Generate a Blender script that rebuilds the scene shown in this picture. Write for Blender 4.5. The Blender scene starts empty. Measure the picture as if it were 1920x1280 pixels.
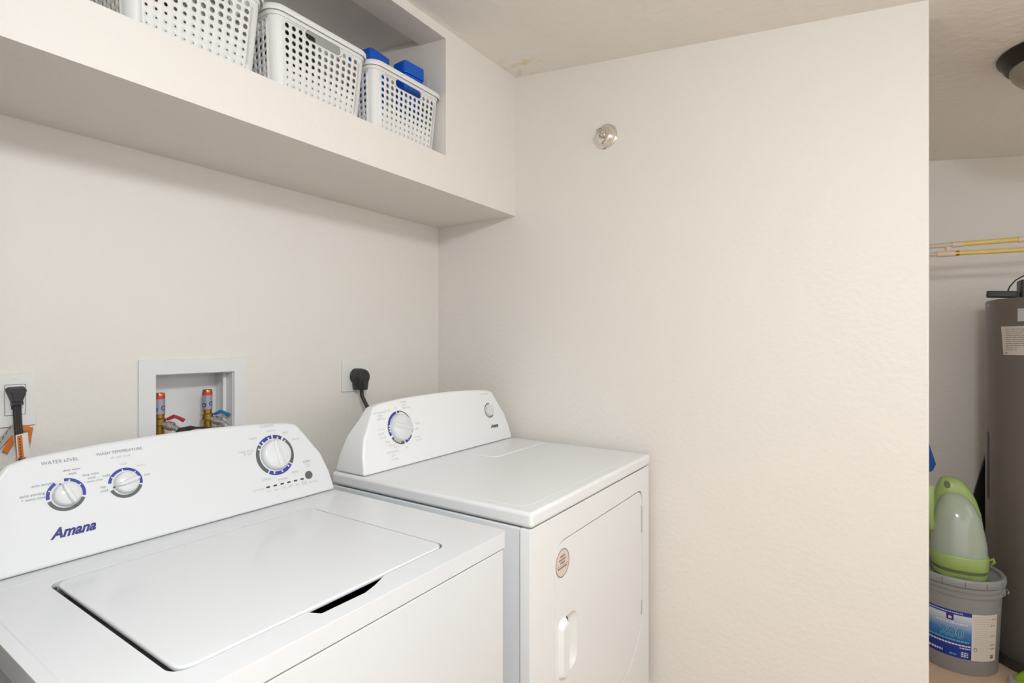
import bpy, bmesh, math, random
from mathutils import Vector, Matrix
random.seed(7)
S = bpy.context.scene
COL = S.collection
PI = math.pi

# ------------------------------------------------------------------ camera
CAM = Vector((-1.74, -1.553, 1.2825))
cd = bpy.data.cameras.new('camera'); cam = bpy.data.objects.new('camera', cd); COL.objects.link(cam)
cam.location = CAM
cam.rotation_euler = (PI/2, 0, -math.atan2(1004.5, 675.0))
cd.sensor_width = 36.0; cd.lens = 36.0*1004.5/1920.0; cd.clip_start = 0.02
S.camera = cam

# ------------------------------------------------------------------ world, lamp strength, exposure
W = bpy.data.worlds.new('world'); S.world = W; W.use_nodes = True
WORLD_STRENGTH = 2.3
W.node_tree.nodes['Background'].inputs[0].default_value = (0.955, 0.97, 1.0, 1)
W.node_tree.nodes['Background'].inputs[1].default_value = WORLD_STRENGTH
LAMP_STRENGTH = 112.0
LAMP_COLOR = (0.895, 0.955, 1.0)
LAMP_POS = (-1.72, -1.88)
S.view_settings.view_transform = 'Standard'
S.view_settings.look = 'None'
S.view_settings.exposure = 0.0
S.view_settings.gamma = 1.0
S.view_settings.use_curve_mapping = False

# ------------------------------------------------------------------ materials
def lin(c):
    return tuple(((v/255.0)/12.92 if v/255.0 <= 0.04045 else ((v/255.0+0.055)/1.055)**2.4) for v in c)
MATS = {}
def mat(name, rgb, rough=0.5, metal=0.0, bump=0.0, bscale=60.0, spec=0.5, var=0.0, vscale=8.0,
        emit=0.0, alpha=1.0, trans=0.0, coat=0.0, ecol=None, bdetail=4.0, aniso=None):
    if name in MATS: return MATS[name]
    m = bpy.data.materials.new(name); m.use_nodes = True
    nt = m.node_tree; b = nt.nodes['Principled BSDF']
    col = rgb
    b.inputs['Base Color'].default_value = (*col, 1)
    b.inputs['Roughness'].default_value = rough
    b.inputs['Metallic'].default_value = metal
    b.inputs['Specular IOR Level'].default_value = spec
    b.inputs['Coat Weight'].default_value = coat
    b.inputs['Transmission Weight'].default_value = trans
    b.inputs['Alpha'].default_value = alpha
    if emit:
        b.inputs['Emission Color'].default_value = (*(ecol or rgb), 1)
        b.inputs['Emission Strength'].default_value = emit
    tc = nt.nodes.new('ShaderNodeTexCoord')
    if var > 0:
        n = nt.nodes.new('ShaderNodeTexNoise'); n.inputs['Scale'].default_value = vscale
        n.inputs['Detail'].default_value = 3
        nt.links.new(tc.outputs['Object'], n.inputs['Vector'])
        mx = nt.nodes.new('ShaderNodeMix'); mx.data_type = 'RGBA'
        mx.inputs[6].default_value = (*[max(0, c*(1-var)) for c in col], 1)
        mx.inputs[7].default_value = (*[min(1, c*(1+var)) for c in col], 1)
        nt.links.new(n.outputs['Fac'], mx.inputs[0]); nt.links.new(mx.outputs[2], b.inputs['Base Color'])
    if bump > 0:
        n2 = nt.nodes.new('ShaderNodeTexNoise'); n2.inputs['Scale'].default_value = bscale
        n2.inputs['Detail'].default_value = bdetail
        nt.links.new(tc.outputs['Object'], n2.inputs['Vector'])
        bp = nt.nodes.new('ShaderNodeBump'); bp.inputs['Strength'].default_value = bump
        bp.inputs['Distance'].default_value = 0.004
        nt.links.new(n2.outputs['Fac'], bp.inputs['Height']); nt.links.new(bp.outputs['Normal'], b.inputs['Normal'])
    MATS[name] = m
    return m

WALL = mat('wall_paint', (0.815, 0.773, 0.72), 0.5, bump=0.36, bscale=62, var=0.015, vscale=2.0, spec=0.35)
SOFF = WALL
def ceiling_material():
    m = mat('ceiling_texture', (0.90, 0.86, 0.805), 0.85, bump=0.9, bscale=26, spec=0.2, var=0.02, vscale=3)
    nt = m.node_tree; b = nt.nodes['Principled BSDF']
    src = b.inputs['Base Color'].links[0].from_socket
    tc = nt.nodes.new('ShaderNodeTexCoord')
    # yellow water stains near the soffit corner
    d = nt.nodes.new('ShaderNodeVectorMath'); d.operation = 'DISTANCE'
    d.inputs[1].default_value = (-0.075, -0.48, 2.30)
    nt.links.new(tc.outputs['Object'], d.inputs[0])
    r = nt.nodes.new('ShaderNodeMapRange'); r.inputs[1].default_value = 0.02; r.inputs[2].default_value = 0.11
    r.inputs[3].default_value = 1; r.inputs[4].default_value = 0
    nt.links.new(d.outputs['Value'], r.inputs[0])
    n = nt.nodes.new('ShaderNodeTexNoise'); n.inputs['Scale'].default_value = 26; n.inputs['Detail'].default_value = 1
    nt.links.new(tc.outputs['Object'], n.inputs['Vector'])
    r2 = nt.nodes.new('ShaderNodeMapRange'); r2.inputs[1].default_value = 0.53; r2.inputs[2].default_value = 0.70
    nt.links.new(n.outputs['Fac'], r2.inputs[0])
    mu = nt.nodes.new('ShaderNodeMath'); mu.operation = 'MULTIPLY'
    nt.links.new(r.outputs[0], mu.inputs[0]); nt.links.new(r2.outputs[0], mu.inputs[1])
    mx = nt.nodes.new('ShaderNodeMix'); mx.data_type = 'RGBA'
    nt.links.new(mu.outputs[0], mx.inputs[0]); nt.links.new(src, mx.inputs[6])
    mx.inputs[7].default_value = (0.78, 0.68, 0.42, 1)
    nt.links.new(mx.outputs[2], b.inputs['Base Color'])
    return m
CEIL = ceiling_material()
ENAMEL = mat('white_enamel', (0.73, 0.745, 0.76), 0.26, coat=0.25, spec=0.5, var=0.012, vscale=5)
PLASTIC = mat('white_console_plastic', (0.71, 0.715, 0.72), 0.32, spec=0.45)
DENAMEL = mat('dryer_enamel_lightened', (0.82, 0.83, 0.835), 0.3, coat=0.2, var=0.012, vscale=5)  # white lightened to offset the weaker light reaching the dryer
DPLASTIC = mat('dryer_plastic_lightened', (0.85, 0.85, 0.845), 0.32)  # console white raised likewise, against dim light on the dryer
KNOB = mat('knob_plastic', (0.72, 0.73, 0.73), 0.22, coat=0.3)
DARK = mat('dark_cavity', (0.05, 0.05, 0.055), 0.7)
CAVSHADE = mat('liner_shade', (0.03, 0.03, 0.032), 0.6)
PBLUE = mat('print_blue', lin((48, 62, 150)), 0.45)
PNAVY = mat('print_navy', lin((58, 58, 112)), 0.45)
PGREY = mat('print_grey', lin((88, 92, 94)), 0.45)
PTEXT = mat('print_text_grey', lin((120, 122, 124)), 0.5)
PTEXT2 = mat('print_text_pale', lin((178, 179, 180)), 0.5)
PDARK = mat('print_dark', lin((45, 47, 50)), 0.4)
BLACKP = mat('black_plastic', lin((46, 45, 45)), 0.45, bump=0.1, bscale=300)
CORD = mat('black_cord', lin((40, 38, 38)), 0.5)
PLATE = mat('plate_plastic', (0.80, 0.79, 0.75), 0.35)
BOXP = mat('box_plastic', (0.80, 0.795, 0.79), 0.4, var=0.02, vscale=10)
COPPER = mat('copper', lin((205, 125, 85)), 0.28, metal=1.0, var=0.12, vscale=60)
BRASS = mat('brass', lin((190, 155, 80)), 0.3, metal=1.0, var=0.15, vscale=60)
STEEL = mat('braided_steel', lin((190, 186, 182)), 0.3, metal=1.0, bump=0.8, bscale=400)
CHROME = mat('chrome', (0.80, 0.76, 0.70), 0.12, metal=1.0)
REDP = mat('red_plastic', lin((178, 45, 55)), 0.4)
BLUEP = mat('blue_handle_plastic', lin((20, 110, 160)), 0.4)
ORANGE = mat('tag_orange', lin((225, 120, 30)), 0.55)
PAPER = mat('paper_white', (0.78, 0.76, 0.73), 0.7)
BASKET = mat('basket_plastic', (0.80, 0.795, 0.775), 0.38, spec=0.4)
BLUEBOX = mat('bright_blue_plastic', lin((10, 90, 200)), 0.35)
DGREY = mat('dark_grey_plastic', lin((62, 55, 50)), 0.5)
GREYBOX = mat('grey_card', lin((170, 165, 158)), 0.6)
BRONZE = mat('oil_rubbed_bronze', lin((48, 38, 34)), 0.35, metal=0.7)
FROST = mat('frosted_glass_off', lin((150, 142, 122)), 0.25, spec=0.5, var=0.08, vscale=12)
LAMPG = mat('lamp_glass_lit', (1, 1, 1), 0.4, emit=LAMP_STRENGTH, ecol=LAMP_COLOR)
HEATER = mat('heater_grey_paint', lin((112, 103, 96)), 0.33, spec=0.5, coat=0.1)
CPVC = mat('cpvc_yellowed', lin((232, 205, 120)), 0.35, var=0.08, vscale=25)
CPVCP = mat('cpvc_pale', lin((228, 208, 180)), 0.4)
CPVCW = mat('pipe_offwhite', lin((215, 200, 185)), 0.4)
BUCKET = mat('bucket_grey', lin((150, 150, 150)), 0.4, var=0.03, vscale=20)
GREEN = mat('cleaner_green', lin((160, 186, 108)), 0.35)
DKGREEN = mat('cleaner_green_grey', lin((105, 118, 82)), 0.5)
LIME = mat('lime_green', lin((140, 170, 25)), 0.35)
TANKM = mat('tank_clear', lin((205, 215, 205)), 0.12, alpha=0.62, spec=0.6)
CLEARP = mat('clear_nozzle', lin((200, 200, 190)), 0.12, alpha=0.45)
GROUT = mat('grout', lin((165, 148, 128)), 0.8)
TILE = mat('tan_tile', lin((205, 178, 148)), 0.4, var=0.10, vscale=9)
BASEB = mat('baseboard_paint', (0.80, 0.75, 0.68), 0.4)
STICK = mat('sticker_pinkish', lin((222, 205, 194)), 0.5)
STICKE = mat('sticker_brown', lin((140, 118, 108)), 0.5)
SILVER = mat('silver_label', lin((200, 202, 202)), 0.35)

# ------------------------------------------------------------------ text meshes (one dependency update for all)
TXT = {}
def T(body, shear=0.0, bold=0.0):
    k = (body, shear, bold)
    if k in TXT: return TXT[k]
    TXT[k] = None
    return None
TEXTS = [('Amana', 0.42, 0.035)] + [(t, 0, 0) for t in (
    'WATER LEVEL', 'WASH TEMPERATURE', 'all cold rinses', 'auto sensing', '+ extra rinse', 'deep water', 'wash',
    'tap', 'cold', 'cool', 'warm', 'hot', 'NORMAL', 'medium', 'heavy', 'light', 'delicate', 'rinse, drain',
    '& spin', 'colors', 'whites', 'bulky', 'START', 'hold to', 'pause', 'CANCEL', 'sensing', 'rinse', 'spin', 'done', 'lid',
    'lock', 'cycle status', 'AUTOMATIC', 'DRY', 'TIMED', 'high heat', 'low heat', 'more dry', 'normal', 'less dry', 'damp',
    'off', 'air only', 'PUSH START')] + [('200', 0, 0.0), ('200', 0, 0.03)]
def prepare_text():
    tmp = []
    for (b, s, o) in TEXTS:
        cu = bpy.data.curves.new('t', 'FONT'); cu.body = b; cu.shear = s; cu.offset = o; cu.resolution_u = 3
        ob = bpy.data.objects.new('t', cu); COL.objects.link(ob); tmp.append(((b, s, o), ob, cu))
    dg = bpy.context.evaluated_depsgraph_get(); dg.update()
    for k, ob, cu in tmp:
        me = bpy.data.meshes.new_from_object(ob.evaluated_get(dg))
        V = [v.co.copy() for v in me.vertices]
        F = [tuple(p.vertices) for p in me.polygons]
        x0 = min(v.x for v in V); x1 = max(v.x for v in V); y0 = min(v.y for v in V); y1 = max(v.y for v in V)
        TXT[k] = ([((v.x-(x0+x1)/2)/(x1-x0), (v.y-(y0+y1)/2)/(x1-x0)) for v in V], F, (y1-y0)/(x1-x0))
        bpy.data.meshes.remove(me); COL.objects.unlink(ob); bpy.data.objects.remove(ob); bpy.data.curves.remove(cu)
prepare_text()

# ------------------------------------------------------------------ mesh helper
class Frame:
    def __init__(s, o, x, y, z): s.o = Vector(o); s.x = Vector(x).normalized(); s.y = Vector(y).normalized(); s.z = Vector(z).normalized()
    def __call__(s, u, v, w=0.0): return s.o + s.x*u + s.y*v + s.z*w
WORLDF = Frame((0, 0, 0), (1, 0, 0), (0, 1, 0), (0, 0, 1))
class MB:
    def __init__(s): s.v = []; s.f = []; s.mi = []
    def add(s, vs, fs, mi=0):
        n = len(s.v); s.v += [Vector(p) for p in vs]
        for f in fs: s.f.append(tuple(i+n for i in f)); s.mi.append(mi)
        return s
    def box(s, x0, x1, y0, y1, z0, z1, mi=0, fr=WORLDF):
        P = [fr(x, y, z) for x in (x0, x1) for y in (y0, y1) for z in (z0, z1)]
        return s.add(P, [(0,1,3,2), (4,6,7,5), (0,4,5,1), (2,3,7,6), (0,2,6,4), (1,5,7,3)], mi)
    def prism(s, poly, w0, w1, fr=WORLDF, mi=0, top=None):
        # poly in (u,v), extruded along w; top: optional polygon for the w1 end
        n = len(poly); top = top or poly
        P = [fr(u, v, w0) for u, v in poly] + [fr(u, v, w1) for u, v in top]
        F = [tuple(range(n-1, -1, -1)), tuple(range(n, 2*n))]
        F += [(i, (i+1) % n, n+(i+1) % n, n+i) for i in range(n)]
        return s.add(P, F, mi)
    def lathe(s, prof, fr=WORLDF, n=32, mi=0, a0=0.0, a1=None, cap0=True, cap1=True):
        full = a1 is None
        a1 = a0+2*PI if full else a1
        m = n if full else n+1
        P = []
        for r, h in prof:
            for i in range(m):
                a = a0+(a1-a0)*i/n
                P.append(fr(r*math.cos(a), r*math.sin(a), h))
        F = []
        for j in range(len(prof)-1):
            for i in range(n):
                k = (i+1) % m if full else i+1
                F.append((j*m+i, j*m+k, (j+1)*m+k, (j+1)*m+i))
        if full and cap0 and prof[0][0] > 1e-6: F.append(tuple(range(m-1, -1, -1)))
        if full and cap1 and prof[-1][0] > 1e-6: F.append(tuple((len(prof)-1)*m+i for i in range(m)))
        return s.add(P, F, mi)
    def tube(s, path, r, n=10, mi=0, cap=True):
        path = [Vector(p) for p in path]; P = []
        up = Vector((0.137, 0.21, 0.97)).normalized(); prev = None
        for i, p in enumerate(path):
            t = (path[min(i+1, len(path)-1)]-path[max(i-1, 0)]).normalized()
            a = prev - t*prev.dot(t) if prev else up.cross(t)
            if a.length < 1e-5: a = Vector((1, 0, 0)).cross(t)
            a.normalize(); prev = a; b = t.cross(a)
            rr = r[i] if isinstance(r, (list, tuple)) else r
            P += [p+(a*math.cos(2*PI*k/n)+b*math.sin(2*PI*k/n))*rr for k in range(n)]
        F = []
        for i in range(len(path)-1):
            for k in range(n):
                F.append((i*n+k, i*n+(k+1) % n, (i+1)*n+(k+1) % n, (i+1)*n+k))
        if cap: F.append(tuple(range(n-1, -1, -1))); F.append(tuple((len(path)-1)*n+k for k in range(n)))
        return s.add(P, F, mi)
    def ring(s, fr, r0, r1, a0, a1, w=0.0, mi=0, n=None):
        n = n or max(2, int(abs(a1-a0)/6)+1)
        P = []
        for i in range(n+1):
            a = math.radians(a0+(a1-a0)*i/n)
            P += [fr(r0*math.cos(a), r0*math.sin(a), w), fr(r1*math.cos(a), r1*math.sin(a), w)]
        return s.add(P, [(2*i, 2*i+1, 2*i+3, 2*i+2) for i in range(n)], mi)
    def text(s, fr, body, u, v, width, shear=0.0, bold=0.0, w=0.0, mi=0, height=None, mapper=None):
        V, F, asp = TXT[(body, shear, bold)]
        sy = width if height is None else height/asp
        f = mapper or (lambda a, b: fr(a, b, w))
        return s.add([f(u+x*width, v+y*sy) for x, y in V], F, mi)
    def build(s, name, mats, parent=None, smooth=35, bevel=0.0, seg=2, weld=False, limit=40, origin=None, kind=None):
        o = Vector((0, 0, 0))
        base = parent
        if base is not None:
            while base.parent: base = base.parent
            o = Vector(base.location)
        elif origin is not None: o = Vector(origin)
        me = bpy.data.meshes.new(name)
        me.from_pydata([p-o for p in s.v], [], s.f); me.validate()
        if not isinstance(mats, (list, tuple)): mats = [mats]
        for m in mats: me.materials.append(m)
        if len(mats) > 1 and len(me.polygons) == len(s.mi):
            for p, i in zip(me.polygons, s.mi): p.material_index = i
        bm = bmesh.new(); bm.from_mesh(me)
        if weld: bmesh.ops.remove_doubles(bm, verts=bm.verts, dist=1e-5)
        bmesh.ops.recalc_face_normals(bm, faces=bm.faces)
        bm.to_mesh(me); bm.free()
        if smooth:
            for p in me.polygons: p.use_smooth = True
            me.set_sharp_from_angle(angle=math.radians(smooth))
        ob = bpy.data.objects.new(name, me); COL.objects.link(ob)
        if parent is not None: ob.parent = parent
        elif origin is not None: ob.location = o
        if bevel > 0:
            b = ob.modifiers.new('bevel', 'BEVEL'); b.width = bevel; b.segments = seg
            b.limit_method = 'ANGLE'; b.angle_limit = math.radians(limit); b.harden_normals = True
        if name in ('printed_lettering', 'label_print', 'sticker_print', 'lid_tear_tabs', 'slots', 'tag_print', 'dial_scale'): kind = 'stuff'
        if kind: ob['kind'] = kind
        return ob
def thing(name, label, cat, loc, group=None):
    o = bpy.data.objects.new(name, None); COL.objects.link(o); o.location = loc; o.empty_display_size = 0.05
    o['label'] = label; o['category'] = cat
    if group: o['group'] = group
    return o
def tag(o, label, cat, group=None):
    o['label'] = label; o['category'] = cat
    if group: o['group'] = group
    return o
def ridge(mb, path, hw=0.004, h=0.0007):
    path = [Vector(p) for p in path]; V = []
    for i, p in enumerate(path):
        t = (path[min(i+1, len(path)-1)]-path[max(i-1, 0)]).normalized(); n = Vector((-t.y, t.x, 0))
        V += [p+n*hw-Vector((0, 0, 0.0003)), p+n*hw*0.4+Vector((0, 0, h*0.8)), p-n*hw*0.4+Vector((0, 0, h*0.8)), p-n*hw-Vector((0, 0, 0.0003))]
    F = [(4*i+k, 4*i+k+1, 4*i+k+5, 4*i+k+4) for i in range(len(path)-1) for k in range(3)]
    return mb.add(V, F)
def rrect(x0, x1, y0, y1, r, n=5):
    if not isinstance(r, (list, tuple)): r = [r]*4
    P = []
    for (cx, cy, rr, a) in ((x1-r[0], y1-r[0], r[0], 0), (x0+r[1], y1-r[1], r[1], 90), (x0+r[2], y0+r[2], r[2], 180), (x1-r[3], y0+r[3], r[3], 270)):
        for i in range(n+1):
            t = math.radians(a+90*i/n); P.append((cx+rr*math.cos(t), cy+rr*math.sin(t)))
    return P
def plate(outer, holes, w0, w1, fr, mb=None, mi=0):
    """extruded polygon with holes"""
    mb = mb or MB()
    bm = bmesh.new(); loops = []
    for lp in [outer]+holes:
        vs = [bm.verts.new((u, v, 0)) for u, v in lp]
        for i in range(len(vs)): bm.edges.new((vs[i], vs[(i+1) % len(vs)]))
        loops.append(len(vs))
    bmesh.ops.triangle_fill(bm, use_beauty=True, use_dissolve=False, edges=bm.edges)
    bm.verts.index_update()
    V = [(v.co.x, v.co.y) for v in bm.verts]; F = [tuple(v.index for v in f.verts) for f in bm.faces]
    bm.free(); n = len(V)
    P = [fr(u, v, w0) for u, v in V]+[fr(u, v, w1) for u, v in V]
    FF = [tuple(reversed(f)) for f in F]+[tuple(i+n for i in f) for f in F]
    k = 0
    for L in loops:
        FF += [(k+i, k+(i+1) % L, n+k+(i+1) % L, n+k+i) for i in range(L)]; k += L
    return mb.add(P, FF, mi)
def empty_part(mb, name, m, parent, **k): return mb.build(name, m, parent, **k)

# ------------------------------------------------------------------ the room
def zc(x, y): return 2.309 + 0.017*x + 0.117*(y+0.4)      # sloping ceiling
XL, YR, XF = -2.9, -3.25, 1.61
def struct(o): o['kind'] = 'structure'; return o
m = MB()
HX0, HX1, HZ0, HZ1 = -1.100, -0.892, 0.985, 1.196
m.box(XL-0.1, HX0, 0, 0.14, 0, 2.5); m.box(HX1, 0.115, 0, 0.14, 0, 2.5)
m.box(HX0, HX1, 0, 0.14, HZ1, 2.5); m.box(HX0, HX1, 0, 0.14, 0, HZ0); m.box(HX0, HX1, 0.105, 0.14, HZ0, HZ1)
struct(m.build('wall_back', WALL, smooth=0))
m = MB().box(0, 0.115, -1.675, 0.05, 0, 2.5); struct(m.build('wall_right', WALL, bevel=0.006, seg=3))
m = MB().box(-1.735, -1.615, -0.925, 0, 0, 2.5); struct(m.build('wall_left', WALL, smooth=0))      # side wall of the laundry alcove
m = MB().box(XL-0.1, XL, YR, 0, 0, 2.5); struct(m.build('wall_hall', WALL, smooth=0))
m = MB().box(XF, XF+0.1, YR, -1.1, 0, 2.5); struct(m.build('wall_far', WALL, smooth=0))
m = MB().box(0.115, XF, -1.2, -1.1, 0, 2.5); struct(m.build('wall_closet', WALL, smooth=0))
m = MB().box(-0.05, 0.1, YR-0.1, YR, 0, 2.5).box(XL-0.1, -0.05, YR-0.1, YR, 1.98, 2.5).box(XL-0.1, -0.05, YR-0.1, YR, 0, 1.15).box(0.1, XF+0.1, YR-0.1, YR, 1.90, 2.5).box(0.1, XF+0.1, YR-0.1, YR, 0, 1.15)   # two wide unseen openings, added and sized to admit fill light
struct(m.build('wall_rear', WALL, smooth=0))
m = MB(); c = [(XL-0.1, YR-0.1), (XF+0.1, YR-0.1), (XF+0.1, 0.14), (XL-0.1, 0.14)]
m.add([(x, y, zc(x, y)) for x, y in c]+[(x, y, zc(x, y)+0.1) for x, y in c], [(3,2,1,0), (4,5,6,7), (0,1,5,4), (1,2,6,5), (2,3,7,6), (3,0,4,7)])
struct(m.build('ceiling', CEIL, smooth=0))
floor = MB().box(XL-2.1, XF+1.1, YR-3.5, 0.14, -0.05, -0.003).build('floor', GROUT, smooth=0); struct(floor)
ts = 0.33; tm = None; nx = 0
for i in range(-10, 6):
    for j in range(-10, 1):
        x = i*ts+0.12; y = j*ts-0.075
        if x < XL or x+ts > XF+0.3 or y < YR-0.2 or y > 0: continue
        if tm is None:
            t0 = MB().box(0.002, ts-0.002, 0.002, ts-0.002, -0.004, 0.0).build('tile', TILE, floor, bevel=0.0012, seg=1)
            tm = t0.data; t = t0
        else:
            t = bpy.data.objects.new('tile', tm); COL.objects.link(t); t.parent = floor
            b = t.modifiers.new('bevel', 'BEVEL'); b.width = 0.0012; b.segments = 1
        t.location = (x, y, 0)
# soffit with open niche
NX, NZ0, NZ1 = -0.411, 1.888, 2.269; AX = -1.615
m = MB()
m.box(AX, 0, -0.40, 0, 1.770, NZ0)
m.box(NX, 0, -0.40, 0, NZ0, 2.40)
# header strip over the niche, underside follows the ceiling slope
P = []
for y in (-0.40, -0.285):
    for x in (AX, NX):
        P += [(x, y, NZ1+0.117*(y+0.4)), (x, y, 2.45)]
m.add(P, [(0,2,3,1), (4,5,7,6), (0,1,5,4), (2,6,7,3), (0,4,6,2), (1,3,7,5)])
# sloping inner top behind the header
P = [(x, y, NZ1+0.018+0.117*(y+0.4)+d) for x in (AX, NX) for y in (-0.286, 0.0) for d in (0, 0.05)]
m.add(P, [(0,1,3,2), (4,6,7,5), (0,4,5,1), (2,3,7,6), (0,2,6,4), (1,5,7,3)])
struct(m.build('wall_soffit', SOFF, smooth=0))
m = MB().box(-0.013, 0.0, -1.688, 0, 0, 0.150).box(-0.013, 0.128, -1.688, -1.675, 0, 0.150)
struct(m.build('baseboard_right', BASEB, bevel=0.003))
m = MB().box(XF-0.013, XF, YR, -1.2, 0, 0.10); struct(m.build('baseboard_far', BASEB, bevel=0.003))

# ------------------------------------------------------------------ ceiling lights
def dome_light(name, x, y, R, label, lit):
    z = zc(x, y); DK = 0.58 if lit else 0.42
    nrm = Vector((0.017, 0.117, -1)).normalized()
    ex = Vector((1, 0, 0.017)).normalized(); ey = nrm.cross(ex)
    fr = Frame((x, y, z), ex, ey, nrm)
    t = thing(name, label, 'ceiling light', (x, y, z))
    MB().lathe([(R*0.98, 0.0), (R, 0.006), (R*0.985, 0.012), (R*0.93, 0.02), (R*0.88, 0.034), (R*0.84, 0.040), (R*0.80, 0.040), (R*0.80, 0.0)], fr, 56).build('rim', BRONZE, t)
    k = 0.80*R; prof = [(k*math.cos(a*PI/2/10), 0.036+R*DK*math.sin(a*PI/2/10)) for a in range(11)]
    MB().lathe(prof, fr, 48, cap0=False).build('glass_dome', lit or FROST, t, smooth=60)
    h = 0.036+R*DK
    MB().lathe([(0.010, h-0.004), (0.011, h+0.003), (0.006, h+0.008), (0.007, h+0.013), (0.0, h+0.018)], fr, 16).build('finial', BRONZE, t)
    return t
dome_light('dome_ceiling_light', 0.45, -2.034, 0.165, 'unlit bronze-rimmed frosted glass dome light on the closet ceiling', None)
dome_light('dome_ceiling_light', LAMP_POS[0], LAMP_POS[1], 0.19, 'lit bronze-rimmed glass dome light above the laundry room, left of the washer', LAMPG)

# ------------------------------------------------------------------ dial helpers
def dial_scale(fr, R, segs, parent, width=0.19):
    """segs: (a0, a1, mat_index, inner fraction)"""
    mb = MB()
    for a0, a1, mi, inn in segs: mb.ring(fr, R*inn, R, a0, a1, 0.0004, mi)
    return mb.build('dial_scale', [PBLUE, PGREY, PNAVY], parent, smooth=0)
def with_notches(a0, a1, mi, notches, R0=0.82, R1=0.93, half=2.6):
    """split a scale segment at little white tick notches"""
    lo, hi = min(a0, a1), max(a0, a1); out = []; cur = lo
    for n in sorted(notches):
        out.append((cur, n-half, mi, R0)); out.append((n-half, n+half, mi, R1)); cur = n+half
    out.append((cur, hi, mi, R0)); return out
def knob(fr, r, ang, parent, h=0.014, grip=0.012, tip=True):
    k = MB().lathe([(r*1.02, 0.0), (r*1.02, h*0.25), (r*0.99, h*0.55), (r*0.93, h*0.86), (r*0.84, h), (0.0, h*1.12)], fr, 48).build('knob', KNOB, parent, smooth=50)
    a = math.radians(ang); ex = fr.x*math.cos(a)+fr.y*math.sin(a); ey = fr.z.cross(ex)
    g = Frame(fr(0, 0, h*0.6), ex, ey, fr.z)
    L = r*1.0
    def outline(sc, ln):
        P = []
        for i in range(24):
            t = 2*PI*i/24; c_, s_ = math.cos(t), math.sin(t)
            P.append((ln*math.copysign(abs(c_)**0.7, c_), sc*r*0.24*math.copysign(abs(s_)**0.85, s_)*(1.0-0.22*c_)))
        return P
    mb = MB(); pr = [(1.35, 1.0*L, 0.0), (1.05, 0.985*L, 0.45*grip), (0.85, 0.95*L, 0.85*grip), (0.6, 0.90*L, 1.0*grip)]
    V = []; F = []
    for sc, ln, w in pr: V += [g(u, v, w) for u, v in outline(sc, ln)]
    for j in range(len(pr)-1):
        for i in range(24): F.append((j*24+i, j*24+(i+1) % 24, (j+1)*24+(i+1) % 24, (j+1)*24+i))
    F.append(tuple(72+i for i in range(24)))
    mb.add(V, F).build('grip', KNOB, k, smooth=60)
    if tip:
        MB().prism([(L*0.93, -r*0.07), (L*1.10, -r*0.035), (L*1.10, r*0.035), (L*0.93, r*0.07)], -h*0.55, -h*0.2, g).build('pointer_mark', PDARK, k, smooth=0)
    return k
def console(parent, half, cx, z0, y0, k, yb, kb, zsh, ztop, mname):
    """tapered control console: front outline on a leaning plane, rear outline leaning forward"""
    pts = []
    R = [(half, 0.0), (half-0.006, 0.40*(zsh-z0)), (half-0.020, 0.80*(zsh-z0)), (half-0.036, 1.0*(zsh-z0)),
         (half-0.052, (zsh-z0)+0.026), (half-0.072, (ztop-z0)-0.018), (half-0.100, (ztop-z0)-0.0105), (half-0.14, (ztop-z0)-0.007),
         (half-0.20, (ztop-z0)-0.003), (0.06, ztop-z0)]
    out = [(cx+x, z0+dz) for x, dz in R]+[(cx-x, z0+dz) for x, dz in reversed(R)]
    n = len(out)
    def yf(z): return y0+k*(z-z0)
    def yr(z): return max(yb+kb*(z-z0), yf(z)+0.018)
    V = [(x, yf(z), z) for x, z in out]+[(x, yr(z), z-0.004*(z > zsh)) for x, z in out]
    F = [tuple(range(n)), tuple(range(2*n-1, n-1, -1))]+[(i, n+i, n+(i+1) % n, (i+1) % n) for i in range(n)]
    return MB().add(V, F).build('console', mname, parent, bevel=0.007, seg=3, smooth=45, limit=25)
def face_frame(x, z, y0, z0, k, off=0.0):
    n = math.hypot(1, k)
    nn = Vector((0, -1/n, k/n))
    return Frame(Vector((x, y0+k*(z-z0), z))+nn*off, (1, 0, 0), (0, k/n, 1/n), nn)

# ------------------------------------------------------------------ washer
WX0, WX1, WY0, WY1, WZ = -1.540, -0.850, -0.945, -0.285, 0.902
wa = thing('top_load_washer', 'white top-load washing machine with closed lid and three control dials', 'washing machine', (-1.195, -0.615, 0))
plate(rrect(WX0+0.004, WX1-0.004, WY0+0.003, WY1, 0.012), [rrect(WX0+0.020, WX1-0.020, WY0+0.020, WY1-0.016, 0.01)], 0.02, 0.868, WORLDF).build('cabinet', ENAMEL, wa, bevel=0.003, seg=2, smooth=40)
plate(rrect(WX0+0.0205, WX1-0.0205, WY0+0.0205, WY1-0.0165, 0.01), [rrect(WX0+0.0225, WX1-0.0225, WY0+0.0225, WY1-0.0185, 0.01)], 0.03, 0.8705, WORLDF, MB().box(WX0+0.021, WX1-0.021, WY0+0.021, WY1-0.017, 0.025, 0.72)).build('gap_shade_liner', CAVSHADE, wa, smooth=0)  # near-black liner: shade of lid gaps and finger slot put in its colour
hole = rrect(-1.449, -0.976, -0.893, -0.478, 0.022)
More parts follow.
